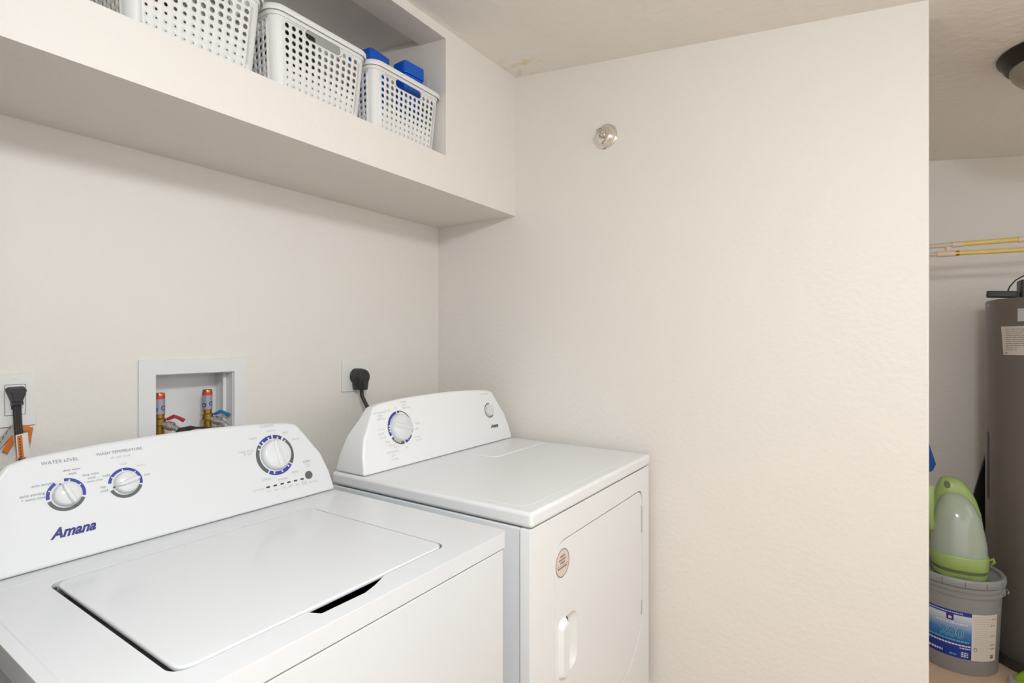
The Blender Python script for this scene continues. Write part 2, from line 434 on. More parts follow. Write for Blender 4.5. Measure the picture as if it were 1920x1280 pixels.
# finger notch in the front edge of the lid opening
i0 = next(i for i in range(len(hole)) if hole[i][1] < -0.8929 and hole[i][0] < -1.3)
notch = [(-1.276, -0.893), (-1.266, -0.913), (-1.190, -0.915), (-1.165, -0.908), (-1.130, -0.893)]
hole = hole[:i0+1]+notch+hole[i0+1:]
mb = plate(rrect(WX0, WX1, WY0, WY1, 0.014), [hole], 0.8715, WZ, WORLDF)
mb.build('top_panel', ENAMEL, wa, bevel=0.0035, seg=3, smooth=40)
lid = MB().prism(rrect(-1.4410, -0.9785, -0.8885, -0.482, 0.020), 0.8950, 0.9025).build('lid', ENAMEL, wa, bevel=0.0032, seg=3, smooth=40)
# ribs and hinge pins by the rear left of the lid
for yy in (-0.497, -0.512):
    MB().box(-1.4488, -1.4420, yy-0.0022, yy+0.0022, 0.8866, 0.8995).build('hinge_pin', DARK, wa, smooth=0)
MB().box(-1.460, -1.425, -0.888, -0.470, 0.8845, 0.8865).build('gap_shade_strip', mat('gap_shade_grey', (0.20, 0.20, 0.205), 0.5), wa, smooth=0)  # added grey strip, its colour gives the lid gap a softer shade
# embossed border lines on the top panel
mb = ridge(MB(), [(-1.522, -0.90, WZ), (-1.522, -0.47, WZ), (-1.517, -0.452, WZ), (-1.500, -0.444, WZ), (-1.20, -0.440, WZ), (-0.890, -0.444, WZ), (-0.876, -0.452, WZ), (-0.872, -0.47, WZ), (-0.872, -0.90, WZ)])
mb.build('embossed_line', ENAMEL, wa, smooth=60)
wc = console(wa, 0.346, -1.195, WZ+0.001, -0.408, 0.35, -0.290, -0.30, 1.02, 1.0925, PLASTIC)
K = 0.35
def wf(x, z, off=0.0): return face_frame(x, z, -0.408, WZ+0.001, K, off)
D = {1: (-1.393, 1.012, 0.0285), 2: (-1.302, 1.013, 0.0285), 3: (-0.993, 1.012, 0.048)}
f1, f2, f3 = [wf(D[i][0], D[i][1]) for i in (1, 2, 3)]
dial_scale(f1, 0.0285, with_notches(122, 188, 0, [155])+with_notches(-15, 92, 0, [75, 32])+[(-164, -22, 1, 0.80)], wa)
dial_scale(f2, 0.0285, with_notches(-14, 172, 0, [146, 96, 45])+[(202, 340, 1, 0.80)], wa)
dial_scale(f3, 0.048, with_notches(92, 137, 0, [103, 127])+with_notches(58, 87, 2, [71])+with_notches(-36, 52, 1, [43])
           + with_notches(-121, -40, 0, [-49, -77, -105])+with_notches(141, 235, 1, [153]), wa)
knob(f1, 0.0200, 112, wa, 0.014, 0.012); knob(f2, 0.0200, 193, wa, 0.014, 0.012); knob(f3, 0.0355, 96, wa, 0.016, 0.010, tip=False)
# printed lettering
mb = MB(); F0 = wf(-1.195, 0.99)
def wt(body, x, z, width, mi=0, **k):
    mb.text(wf(x, z, 0.0004), body, 0, 0, width, mi=mi, **k)
wt('WATER LEVEL', -1.396, 1.069, 0.053); wt('WASH TEMPERATURE', -1.305, 1.071, 0.076); wt('all cold rinses', -1.304, 1.0615, 0.032, 1)
wt('auto sensing', -1.4235, 1.034, 0.030); wt('auto sensing', -1.4385, 1.0205, 0.033); wt('+ extra rinse', -1.4375, 1.0145, 0.032)
wt('deep water', -1.381, 1.0515, 0.026); wt('wash', -1.381, 1.0455, 0.012)
wt('deep water', -1.354, 1.0385, 0.026); wt('wash', -1.354, 1.0325, 0.012); wt('+ extra rinse', -1.352, 1.0265, 0.028)
wt('tap', -1.3385, 1.012, 0.008); wt('cold', -1.3375, 1.006, 0.011); wt('cold', -1.331, 1.032, 0.011); wt('cool', -1.302, 1.0475, 0.011, 1)
wt('warm', -1.273, 1.0395, 0.014, 1); wt('hot', -1.2645, 1.021, 0.009)
wt('NORMAL', -1.000, 1.0795, 0.036, 1); wt('medium', -0.993, 1.068, 0.022, 1); wt('heavy', -1.040, 1.056, 0.019, 1); wt('light', -0.957, 1.058, 0.014, 1)
wt('delicate', -0.932, 1.040, 0.022, 1); wt('rinse, drain', -1.062, 1.031, 0.036, 1); wt('& spin', -1.058, 1.0245, 0.020, 1)
wt('colors', -1.026, 0.9635, 0.022, 1); wt('whites', -0.986, 0.9565, 0.024, 1); wt('bulky', -0.951, 0.965, 0.017, 1)
wt('START', -0.914, 0.983, 0.021); wt('hold to', -0.914, 0.976, 0.012, 1); wt('pause', -0.914, 0.9705, 0.012, 1); wt('CANCEL', -0.908, 0.934, 0.026, 1)
wt('cycle status', -1.049, 0.9445, 0.028, 1)
for i, b in enumerate(('sensing', 'wash', 'rinse', 'spin', 'done', 'lid')): wt(b, -1.026+i*0.0186, 0.9365, 0.011, 1)
mb.build('printed_lettering', [PTEXT, PTEXT2], wa, smooth=0)
MB().text(wf(-1.389, 0.9530, 0.0005), 'Amana', 0, 0, 0.066, 0.42, 0.035, height=0.0185).build('logo_lettering', mat('logo_navy', lin((42, 48, 120)), 0.4), wa, smooth=0)
for i in range(6):
    f = wf(-1.026+i*0.0178, 0.9455)
    MB().prism([(-0.0042, -0.0018), (0.0042, -0.0018), (0.0042, 0.0018), (-0.0042, 0.0018)], 0.0, 0.0007, f).build('indicator_light', PDARK, wa, smooth=0)
MB().lathe([(0.0098, 0), (0.0098, 0.0015), (0.0088, 0.003), (0.0, 0.0035)], wf(-0.917, 0.951), 28).build('start_button', mat('button_grey', lin((92, 92, 90)), 0.35), wa, smooth=40)

# ------------------------------------------------------------------ dryer
DX0, DX1, DY0, DY1, DZ = -0.765, -0.028, -0.949, -0.280, 0.914
dr = thing('front_load_dryer', 'white clothes dryer with front door and console beside the right wall', 'dryer', (-0.3965, -0.615, 0))
MB().box(DX0+0.005, DX1-0.005, -0.916, DY1, 0.02, 0.876).build('cabinet', mat('side_enamel_lightened', (0.80, 0.825, 0.84), 0.35), dr, bevel=0.004)  # side white lightened too, making up for dim light there
MB().box(DX0+0.02, DX1-0.02, -0.925, DY1-0.02, 0.10, 0.8785).build('inner_liner', DARK, dr, smooth=0)
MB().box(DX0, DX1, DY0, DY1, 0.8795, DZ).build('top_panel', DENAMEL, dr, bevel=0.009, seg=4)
XZ = Frame((0, 0, 0), (1, 0, 0), (0, 0, 1), (0, -1, 0))       # u=x, v=z, w=-y
door_o = rrect(-0.655, -0.088, 0.285, 0.808, [0.035, 0.05, 0.05, 0.17], 8)
def grow(P, d):
    cx = sum(p[0] for p in P)/len(P); cy = sum(p[1] for p in P)/len(P)
    return [(x+d*(1 if x > cx else -1)*min(1, abs(x-cx)/0.2), y+d*(1 if y > cy else -1)*min(1, abs(y-cy)/0.2)) for x, y in P]
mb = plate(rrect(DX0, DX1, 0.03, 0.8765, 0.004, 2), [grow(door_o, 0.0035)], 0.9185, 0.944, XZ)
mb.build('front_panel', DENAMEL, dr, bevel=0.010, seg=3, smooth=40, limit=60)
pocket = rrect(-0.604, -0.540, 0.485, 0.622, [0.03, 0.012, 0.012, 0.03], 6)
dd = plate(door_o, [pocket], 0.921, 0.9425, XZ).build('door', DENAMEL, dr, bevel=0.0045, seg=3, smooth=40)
# scooped pull pocket and raised grip lip
pin = [(-0.578+(x+0.578)*0.6, 0.553+(z-0.553)*0.78) for x, z in pocket]
n = len(pocket)
mb = MB().add([XZ(u, v, 0.9415) for u, v in pocket]+[XZ(u, v, 0.924) for u, v in pin], [(i, (i+1) % n, n+(i+1) % n, n+i) for i in range(n)]+[tuple(n+i for i in range(n))])
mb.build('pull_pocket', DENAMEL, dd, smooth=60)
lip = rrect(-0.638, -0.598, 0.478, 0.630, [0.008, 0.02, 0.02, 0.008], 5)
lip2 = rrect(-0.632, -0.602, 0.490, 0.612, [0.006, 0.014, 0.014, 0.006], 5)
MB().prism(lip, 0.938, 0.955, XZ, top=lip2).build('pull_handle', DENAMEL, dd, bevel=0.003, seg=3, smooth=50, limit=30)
for z0, z1 in ((0.673, 0.757), (0.373, 0.457)):
    MB().box(-0.0905, -0.0865, -0.9432, -0.930, z0, z1).build('hinge', mat('hinge_grey', lin((150, 148, 142)), 0.4, metal=0.3), dr, smooth=0)
# round service sticker
fr = Frame((-0.617, -0.9426, 0.757), (1, 0, 0), (0, 0, 1), (0, -1, 0))
st = MB().lathe([(0.0335, 0.0), (0.0335, 0.0004), (0, 0.0004)], fr, 40).build('service_sticker', STICK, dd, smooth=0); st['label'] = 'round pinkish service sticker with lines of print'
mb = MB().ring(fr, 0.0312, 0.0335, 0, 360, 0.0007, 0, 48)
for (v, w) in ((0.0165, 0.024), (0.0085, 0.034), (0.001, 0.022), (-0.010, 0.046)):
    u = -w/2
    while u < w/2-0.002:
        l = random.uniform(0.0025, 0.005); l = min(l, w/2-u)
        mb.prism([(u, v-0.0021), (u+l, v-0.0021), (u+l, v+0.0021), (u, v+0.0021)], 0.0005, 0.0007, fr); u += l+0.0009
mb.prism([(-0.027, -0.0051), (0.027, -0.0051), (0.027, -0.0044), (-0.027, -0.0044)], 0.0005, 0.0007, fr)
mb.build('sticker_print', STICKE, dd, smooth=0)
# lint screen door and embossed top outline
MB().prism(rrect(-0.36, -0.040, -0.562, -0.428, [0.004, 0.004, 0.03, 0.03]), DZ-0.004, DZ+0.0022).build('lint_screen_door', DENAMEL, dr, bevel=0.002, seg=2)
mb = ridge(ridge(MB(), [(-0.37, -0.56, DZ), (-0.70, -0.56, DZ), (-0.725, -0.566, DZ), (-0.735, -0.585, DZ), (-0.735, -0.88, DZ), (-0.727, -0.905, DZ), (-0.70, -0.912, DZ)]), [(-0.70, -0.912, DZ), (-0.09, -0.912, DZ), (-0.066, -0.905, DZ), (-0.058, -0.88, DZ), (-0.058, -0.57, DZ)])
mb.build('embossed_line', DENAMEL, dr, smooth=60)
KD = 0.25
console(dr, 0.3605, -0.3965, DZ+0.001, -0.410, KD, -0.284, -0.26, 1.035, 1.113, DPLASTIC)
def df(x, z, off=0.0): return face_frame(x, z, -0.410, DZ+0.001, KD, off)
g1 = df(-0.596, 1.026); g2 = df(-0.148, 1.029)
dial_scale(g1, 0.050, with_notches(100, 205, 0, [168, 178, 188], 0.84)+with_notches(213, 277, 1, [228, 238, 248, 256], 0.84)
           + with_notches(284, 325, 0, [298, 308], 0.84)+[(-26, -12, 1, 0.88), (-12, 84, 1, 0.94), (84, 95, 1, 0.86)], dr)
dial_scale(g2, 0.027, [(75, 320, 1, 0.86)], dr)
knob(g1, 0.040, -18, dr, 0.016, 0.010, tip=False)
kb = MB().lathe([(0.0205, 0), (0.0205, 0.006), (0.019, 0.009), (0.0, 0.010)], g2, 36).build('start_button', KNOB, dr, smooth=40)
mb = MB()
def dt(body, x, z, width, mi=1, **k): mb.text(df(x, z, 0.0004), body, 0, 0, width, mi=mi, **k)
dt('AUTOMATIC', -0.666, 1.076, 0.048); dt('DRY', -0.666, 1.067, 0.018); dt('high heat', -0.664, 1.058, 0.032); dt('TIMED', -0.566, 1.098, 0.026); dt('DRY', -0.566, 1.089, 0.016)
dt('high heat', -0.558, 1.080, 0.032); dt('AUTOMATIC', -0.641, 0.962, 0.048); dt('DRY', -0.641, 0.952, 0.016); dt('low heat', -0.638, 0.942, 0.028)
dt('more dry', -0.672, 1.030, 0.026); dt('normal', -0.674, 1.018, 0.022); dt('less dry', -0.668, 1.006, 0.024); dt('damp', -0.655, 0.992, 0.018); dt('normal', -0.640, 0.982, 0.024); dt('more dry', -0.622, 0.973, 0.026)
dt('cool', -0.634, 1.080, 0.016); dt('off', -0.603, 1.084, 0.010); dt('off', -0.585, 0.966, 0.010); dt('low heat', -0.535, 0.990, 0.026); dt('air only', -0.530, 0.980, 0.026); dt('off', -0.530, 1.013, 0.012); dt('light', -0.522, 1.029, 0.018)
dt('PUSH START', -0.157, 1.0885, 0.046)
mb.build('printed_lettering', [PTEXT, mat('print_text_light', lin((192, 194, 196)), 0.5)], dr, smooth=0)
MB().text(df(-0.135, 0.9725, 0.0005), 'Amana', 0, 0, 0.046, 0.42, 0.035, height=0.0150).build('logo_lettering', PDARK, dr, smooth=0)

# ------------------------------------------------------------------ washer hookup box and valves
ob = thing('laundry_outlet_box', 'white recessed plastic laundry supply box set in the wall behind the washer', 'outlet box', (-0.997, 0.0, 0.95))
YZ = Frame((0, 0, 0), (1, 0, 0), (0, 0, 1), (0, -1, 0))
plate([(-1.139, 0.945), (-0.858, 0.945), (-0.858, 1.235), (-1.139, 1.235)], [[(HX0+0.001, HZ0+0.001), (HX1-0.001, HZ0+0.001), (HX1-0.001, HZ1-0.001), (HX0+0.001, HZ1-0.001)]], 0.0002, 0.007, YZ).build('frame', BOXP, ob, bevel=0.0015, smooth=0)
mb = MB(); t_ = 0.003; D_ = 0.095
mb.box(HX0, HX1, D_, D_+t_, HZ0, HZ1).box(HX0, HX0+t_, 0, D_, HZ0, HZ1).box(HX1-t_, HX1, 0, D_, HZ0, HZ1).box(HX0+t_, HX1-t_, 0, D_, HZ1-t_, HZ1).box(HX0+t_, HX1-t_, 0, D_, HZ0, HZ0+t_)
mb.box(HX1-0.012, HX1-t_, 0.035, 0.040, HZ0, HZ1)
mb.build('recessed_box', BOXP, ob, smooth=0)
def arrestor(x, label, hand, name):
    y = 0.040
    t = thing('supply_valve', label, 'valve', (x, y, 1.0), 'water supply valves in the laundry box')
    fr = Frame((x, y, 0), (1, 0, 0), (0, 1, 0), (0, 0, 1))
    MB().lathe([(0.0105, 1.0), (0.0105, 1.012), (0.014, 1.014), (0.014, 1.03), (0.0115, 1.033), (0.0115, 1.055), (0.0155, 1.058), (0.0155, 1.074), (0.012, 1.077), (0.012, 1.086)], fr, 16).build('valve_body', BRASS, t)
    MB().lathe([(0.0128, 1.084), (0.0128, 1.140), (0.012, 1.1435), (0.009, 1.1445), (0, 1.1445)], fr, 24).build('shock_arrestor', COPPER, t)
    MB().lathe([(0.0133, 1.088), (0.0133, 1.128)], fr, 24).build('wrapped_label', mat('arrestor_label', lin((165, 168, 185)), 0.3, metal=0.3), t)
    MB().lathe([(0.0134, 1.128), (0.0134, 1.137)], fr, 24).build('red_band', mat('arrestor_red', lin((205, 70, 45)), 0.35), t)
    mb = MB()
    for a, z in ((205, 1.100), (290, 1.104)):
        for i in range(14):
            a0 = math.radians(a)+i*2*PI/14/1; c0 = math.radians(a)
            p = lambda th, rr: fr(0.0136*math.cos(c0+rr*math.cos(th)/0.0133), 0.0136*math.sin(c0+rr*math.cos(th)/0.0133), z+rr*math.sin(th))
            t0_, t1_ = 2*PI*i/14, 2*PI*(i+1)/14
            mb.add([p(t0_, 0.004), p(t1_, 0.004), p(t1_, 0.0065), p(t0_, 0.0065)], [(0, 1, 2, 3)])
    mb.build('label_print', PNAVY, t, smooth=0)
    d = Vector((0.55, -0.80, -0.25)).normalized()
    o = Vector((x, y, 1.062))
    ax = Frame(o, d.cross(Vector((0, 0, 1))), d.cross(d.cross(Vector((0, 0, 1)))), d)
    MB().lathe([(0.009, 0.008), (0.009, 0.022), (0.0125, 0.023), (0.0125, 0.036), (0.0105, 0.038), (0.0, 0.038)], ax, 12).build('outlet_nut', STEEL, t)
    hb = o+Vector((0.012, -0.014, 0.010))
    MB().tube([hb, hb+Vector((0.014, -0.010, 0.008)), hb+Vector((0.024, -0.014, 0.003)), hb+Vector((0.036, -0.018, -0.006))], [0.004, 0.0055, 0.0045, 0.0055], 10).build('lever_handle', hand, t)
    return o+d*0.036, d
pL, dL = arrestor(-1.072, 'brass valve with copper shock arrestor and red lever handle in wall box', REDP, 'hot')
pR, dR = arrestor(-0.947, 'brass valve with copper shock arrestor and blue lever handle in wall box', BLUEP, 'cold')
def hose(p, d, lab):
    path = [p-d*0.004]
    for i in range(1, 9):
        t = i/8; path.append(p+d*0.05*math.sin(t*PI/2)+Vector((0.012*t, 0.0, -0.17*t*t)))
    o = MB().tube(path, 0.0075, 12).build('braided_hose', STEEL, None, smooth=60, origin=p); tag(o, lab, 'hose', 'braided washer supply hoses')
def clampy(p):  # keep hoses in front of the wall and behind the console
    return p
hose(pL, dL, 'braided steel hose on the red-handled supply valve')
hose(pR, dR, 'braided steel hose on the blue-handled supply valve')
pts = [(-1.060, -0.02, 1.030), (-1.045, -0.018, 1.0455), (-1.020, -0.017, 1.0475), (-1.005, -0.016, 1.0465), (-0.975, -0.016, 1.043), (-0.945, -0.016, 1.032), (-0.92, -0.016, 1.0)]
o = MB().tube(pts, [0.0065, 0.007, 0.0065, 0.003, 0.0025, 0.0025, 0.0025], 10).build('drain_cable', CORD, None, smooth=60, origin=(-1.0, -0.016, 1.0)); tag(o, 'short black cable lying across the front of the supply box', 'cable')

# ------------------------------------------------------------------ wall outlets, plugs and cords
pw = thing('wall_outlet', 'white single wall plate with outlet at the left picture edge', 'outlet', (-1.376, 0, 1.098))
plate(rrect(-1.412, -1.341, 1.098, 1.213, 0.003, 2), [rrect(-1.393, -1.358, 1.122, 1.189, 0.002, 2)], 0.0002, 0.0065, YZ).build('cover_plate', PLATE, pw, bevel=0.0018, smooth=0)
MB().prism(rrect(-1.3922, -1.3588, 1.1228, 1.1882, 0.002, 2), 0.0002, 0.0072, YZ).build('receptacle', PLATE, pw, bevel=0.001, smooth=0)
mb = MB()
for z in (1.139, 1.172):
    for x in (-1.3815, -1.3695): mb.box(x-0.001, x+0.001, -0.0076, -0.007, z-0.004, z+0.004)
mb.build('slots', DARK, pw, smooth=0)
MB().lathe([(0.003, 0.0), (0.003, 0.0016), (0, 0.002)], Frame((-1.376, -0.0062, 1.2035), (1, 0, 0), (0, 0, 1), (0, -1, 0)), 14).build('screw', PLATE, pw)
pl = thing('flat_power_plug', 'flat black washer plug in the left outlet with cord hanging down', 'plug', (-1.375, -0.008, 1.05))
fp = Frame((-1.3755, 0, 0), (1, 0, 0), (0, 0, 1), (0, -1, 0))
MB().prism([(-0.018, 1.180), (-0.013, 1.185), (0.013, 1.185), (0.018, 1.180), (0.0085, 1.1515), (-0.0085, 1.1515)], 0.008, 0.030, fp,
           top=[(-0.014, 1.177), (-0.010, 1.181), (0.010, 1.181), (0.014, 1.177), (0.0065, 1.1515), (-0.0065, 1.1515)]).build('plug_body', BLACKP, pl, bevel=0.002, seg=2, smooth=40)
MB().box(-1.3845, -1.3665, -0.028, -0.010, 1.1455, 1.1525).build('strain_relief', BLACKP, pl, bevel=0.001)
mb = MB()
for dx in (-0.0038, 0, 0.0038): mb.tube([(-1.3755+dx, -0.018, 1.148), (-1.374+dx, -0.020, 1.10), (-1.371+dx, -0.026, 1.05), (-1.369+dx, -0.05, 0.98)], 0.0034, 8)
mb.build('cord', CORD, pl, smooth=60)
tg = thing('cord_tag', 'folded orange and white warning tag wrapped around the washer cord', 'tag', (-1.372, -0.03, 1.03))
mb = MB(); th = 0.0006
def quad(P, mi): 
    n_ = (Vector(P[1])-Vector(P[0])).cross(Vector(P[2])-Vector(P[0])).normalized()*th
    mb.add([Vector(p) for p in P]+[Vector(p)+n_ for p in P], [(0,1,2,3), (7,6,5,4), (0,4,5,1), (1,5,6,2), (2,6,7,3), (3,7,4,0)], mi)
quad([(-1.3815, -0.034, 1.082), (-1.362, -0.036, 1.086), (-1.358, -0.036, 1.02), (-1.3775, -0.034, 1.02)], 0)
quad([(-1.362, -0.036, 1.086), (-1.3465, -0.012, 1.092), (-1.353, -0.014, 1.062), (-1.3555, -0.030, 1.058)], 1)
quad([(-1.3465, -0.012, 1.092), (-1.363, -0.008, 1.1005), (-1.366, -0.008, 1.088), (-1.352, -0.012, 1.084)], 1)
quad([(-1.379, -0.006, 1.107), (-1.3815, -0.010, 1.08), (-1.405, -0.010, 1.048), (-1.4045, -0.006, 1.07)], 2)
quad([(-1.3815, -0.0115, 1.082), (-1.379, -0.0115, 1.064), (-1.389, -0.0115, 1.043), (-1.398, -0.0115, 1.050)], 1)
mb.build('tag_paper', [PAPER, ORANGE, mat('tag_grey', lin((170, 165, 160)), 0.6)], tg, smooth=0)
mb = MB()
quad([(-1.3795, -0.0352, 1.080), (-1.3715, -0.0360, 1.0815), (-1.3675, -0.0360, 1.022), (-1.3755, -0.0352, 1.022)], 0)
mb.build('tag_stripe', ORANGE, tg, smooth=0)
mb = MB()
for i in range(7): 
    z = 1.074-0.0065*i; x = -1.3755+0.00045*i
    quad([(x-0.0013, -0.0366, z+0.002), (x+0.0013, -0.0368, z+0.002), (x+0.0013, -0.0368, z-0.002), (x-0.0013, -0.0366, z-0.002)], 0)
for i in range(4):
    z = 1.098-0.0105*i; x = -1.3838-0.0055*i
    quad([(x-0.0006, -0.0125, z+0.004), (x+0.0006, -0.0125, z+0.004), (x-0.0024, -0.0125, z-0.003), (x-0.0036, -0.0125, z-0.003)], 0)
mb.build('tag_print', mat('tag_print_brown', lin((110, 70, 35)), 0.6), tg, smooth=0)

pd = thing('dryer_outlet', 'square white double-gang wall plate behind the dryer', 'outlet', (-0.45, 0, 1.104))
MB().prism(rrect(-0.508, -0.393, 1.104, 1.217, 0.003, 2), 0.0002, 0.0065, YZ).build('cover_plate', PLATE, pd, bevel=0.0018, smooth=0)
MB().lathe([(0.028, 0.006), (0.028, 0.010), (0.026, 0.012), (0, 0.012)], Frame((-0.449, 0, 1.158), (1, 0, 0), (0, 0, 1), (0, -1, 0)), 32).build('receptacle', BLACKP, pd)
pp = thing('dryer_power_plug', 'chunky round black dryer plug in the square outlet with cord', 'plug', (-0.449, -0.01, 1.08))
fd = Frame((-0.447, 0, 1.156), (1, 0, 0), (0, 0, 1), (0, -1, 0))
out0 = [(0.030*math.cos(math.radians(a)), 0.030*math.sin(math.radians(a))) for a in range(-35, 216, 10)]
P0 = out0+[(-0.020, -0.046), (0.020, -0.046)]
P1 = [(x*0.80, y*0.86) for x, y in out0]+[(-0.013, -0.046), (0.013, -0.046)]
MB().prism(P0, 0.0125, 0.034, fd).build('plug_base', BLACKP, pp, bevel=0.003, seg=2, smooth=45)
MB().prism(P0[:], 0.034, 0.052, fd, top=P1).build('plug_cap', BLACKP, pp, bevel=0.003, seg=2, smooth=45)
MB().prism([(-0.009, -0.046), (0.009, -0.046), (0.012, -0.012), (-0.012, -0.012)], 0.050, 0.058, fd).build('strain_relief', BLACKP, pp, bevel=0.003, seg=2)
MB().tube([(-0.447, -0.034, 1.115), (-0.447, -0.036, 1.09), (-0.444, -0.042, 1.075), (-0.440, -0.060, 1.045), (-0.440, -0.085, 1.0)], 0.0068, 12).build('cord', CORD, pp, smooth=60)

# ------------------------------------------------------------------ sprinkler on the right wall
sp = thing('sidewall_sprinkler', 'chrome fire sprinkler head with round cup on the right wall', 'sprinkler', (0, -0.780, 1.999))
fs = Frame((0, -0.780, 1.999), (0, -1, 0), (0, 0, 1), (-1, 0, 0))
MB().lathe([(0.043, 0.0), (0.0435, 0.003), (0.041, 0.006), (0.037, 0.007), (0.0355, 0.010), (0.033, 0.018), (0.028, 0.023), (0.020, 0.0262), (0.010, 0.0278), (0.0, 0.028)], fs, 48).build('escutcheon', CHROME, sp, smooth=45)
MB().lathe([(0.008, 0.026), (0.008, 0.033), (0.005, 0.034), (0.0035, 0.046), (0.0, 0.046)], fs, 14).build('nozzle', CHROME, sp)
mb = MB()
for s_ in (-1, 1): mb.tube([fs(0.007*s_, 0, 0.030), fs(0.009*s_, 0, 0.040), fs(0.004*s_, 0, 0.052), fs(0, 0, 0.055)], 0.002, 8)
mb.build('frame_arm', CHROME, sp, smooth=60)
mb = MB().lathe([(0.004, 0.055), (0.010, 0.056), (0.010, 0.0572), (0.0, 0.0575)], fs, 12)
mb.box(-0.010, 0.010, 0.008, 0.0095, 0.046, 0.060, fr=fs)
mb.build('deflector', CHROME, sp, smooth=30)

# ------------------------------------------------------------------ perforated baskets
BW, BD, BH = 0.284, 0.250, 0.182            # body at the rim
def basket_point(u, v, per):
    """u along the perimeter from the front-left corner, v height 0..1 -> local xyz"""
    sc = 0.905+0.095*v
    w, d, r = BW/2, BD/2, 0.028
    sf, sd, ar = 2*(w-r), 2*(d-r), PI/2*r
    segs = [sf, ar, sd, ar, sf, ar, sd, ar]
    u = u % sum(segs)
    i = 0
    while u > segs[i]+1e-9: u -= segs[i]; i += 1
    cs = [(w-r, -(d-r)), (w-r, d-r), (-(w-r), d-r), (-(w-r), -(d-r))]
    if i == 0: x, y = -(w-r)+u, -d
    elif i == 2: x, y = w, -(d-r)+u
    elif i == 4: x, y = (w-r)-u, d
    elif i == 6: x, y = -w, (d-r)-u
    else:
        k = {1: 0, 3: 1, 5: 2, 7: 3}[i]; a = -PI/2+PI/2*k+u/r
        x, y = cs[k][0]+r*math.cos(a), cs[k][1]+r*math.sin(a)
    return Vector((x*sc, y*sc, v*BH))
def make_basket():
    w, d, r = BW/2, BD/2, 0.028
    sf, sd, ar = 2*(w-r), 2*(d-r), PI/2*r
    cols = []; u = 0.0
    for ln, nc, hole_ in ((sf, 12, 1), (ar, 5, 0), (sd, 10, 1), (ar, 5, 0))*2:
        for i in range(nc): cols.append((u+ln*i/nc, u+ln*(i+1)/nc, hole_))
        u += ln
    rows = [0.0, 0.05]+[0.05+0.0945*(i+1) for i in range(9)]+[0.95, 1.0]       # 9 hole rows
    mb = MB(); bp = lambda a, b: basket_point(a, b, 0)
    NS = 12
    rad = {0: 0.0014, 1: 0.0020, 2: 0.0029, 3: 0.0039, 4: 0.0049, 5: 0.0055, 6: 0.0057, 7: 0.0058, 8: 0.0058}
    for ci, (u0, u1, h) in enumerate(cols):
        side_i = ci % 32
        for ri in range(len(rows)-1):
            v0, v1 = rows[ri], rows[ri+1]
            hr = ri-1
            slot = (side_i < 12 and 3 <= side_i <= 8 and hr in (8, 9))
            if slot: continue
            if h and 0 <= hr <= 8:
                uc, vc = (u0+u1)/2, (v0+v1)/2
                rr = rad[hr]
                C_ = [bp(uc+rr*math.cos(2*PI*k/NS), vc+rr*math.sin(2*PI*k/NS)/BH) for k in range(NS)]
                Q = []
                for k in range(NS):
                    c_, s_ = math.cos(2*PI*k/NS), math.sin(2*PI*k/NS); mx_ = max(abs(c_), abs(s_))
                    Q.append(bp(uc+(u1-u0)/2*c_/mx_, vc+(v1-v0)/2*s_/mx_))
                # square corners
                F_ = []; V_ = C_+Q
                cn = []
                for (sx, sy) in ((1, 1), (-1, 1), (-1, -1), (1, -1)):
                    cn.append(len(V_)); V_.append(bp(uc+(u1-u0)/2*sx, vc+(v1-v0)/2*sy))
                for k in range(NS):
                    k2 = (k+1) % NS; F_.append((k, k2, NS+k2, NS+k))
                # fill the corner slivers between neighbouring boundary points
                for q, k in ((0, 1), (1, 4), (2, 7), (3, 10)): F_.append((NS+k, NS+(k+1) % NS, cn[q]))
                mb.add(V_, F_)
            else:
                mb.add([bp(u0, v0), bp(u1, v0), bp(u1, v1), bp(u0, v1)], [(0, 1, 2, 3)])
    # stadium hand slots in the front and back walls
    for base in (0.0, sf+2*ar+sd):
        ua, ub = base+sf*3/12, base+sf*9/12; va, vb = rows[9], rows[11]
        nn = 36; C_ = []; Q = []
        uc, vc = (ua+ub)/2, (va+vb)/2; hl = (ub-ua)/2-0.003; hh = 0.0115/BH
        for k in range(nn):
            t = 2*PI*k/nn; c_, s_ = math.cos(t), math.sin(t)
            C_.append(bp(uc+(hl-0.0115)*(1 if c_ > 1e-6 else (-1 if c_ < -1e-6 else 0))+0.0115*c_, vc+hh*s_))
            mx_ = max(abs(c_), abs(s_)); Q.append(bp(uc+(ub-ua)/2*c_/mx_, (va+vb)/2+(vb-va)/2*s_/mx_))
        mb.add(C_+Q, [(k, (k+1) % nn, nn+(k+1) % nn, nn+k) for k in range(nn)])
    # bottom
    us = [c_[0] for c_ in cols]
    mb.add([bp(x, 0) for x in us], [tuple(range(len(us)-1, -1, -1))])
    return mb, us
bmb, bus = make_basket()
BASK = []
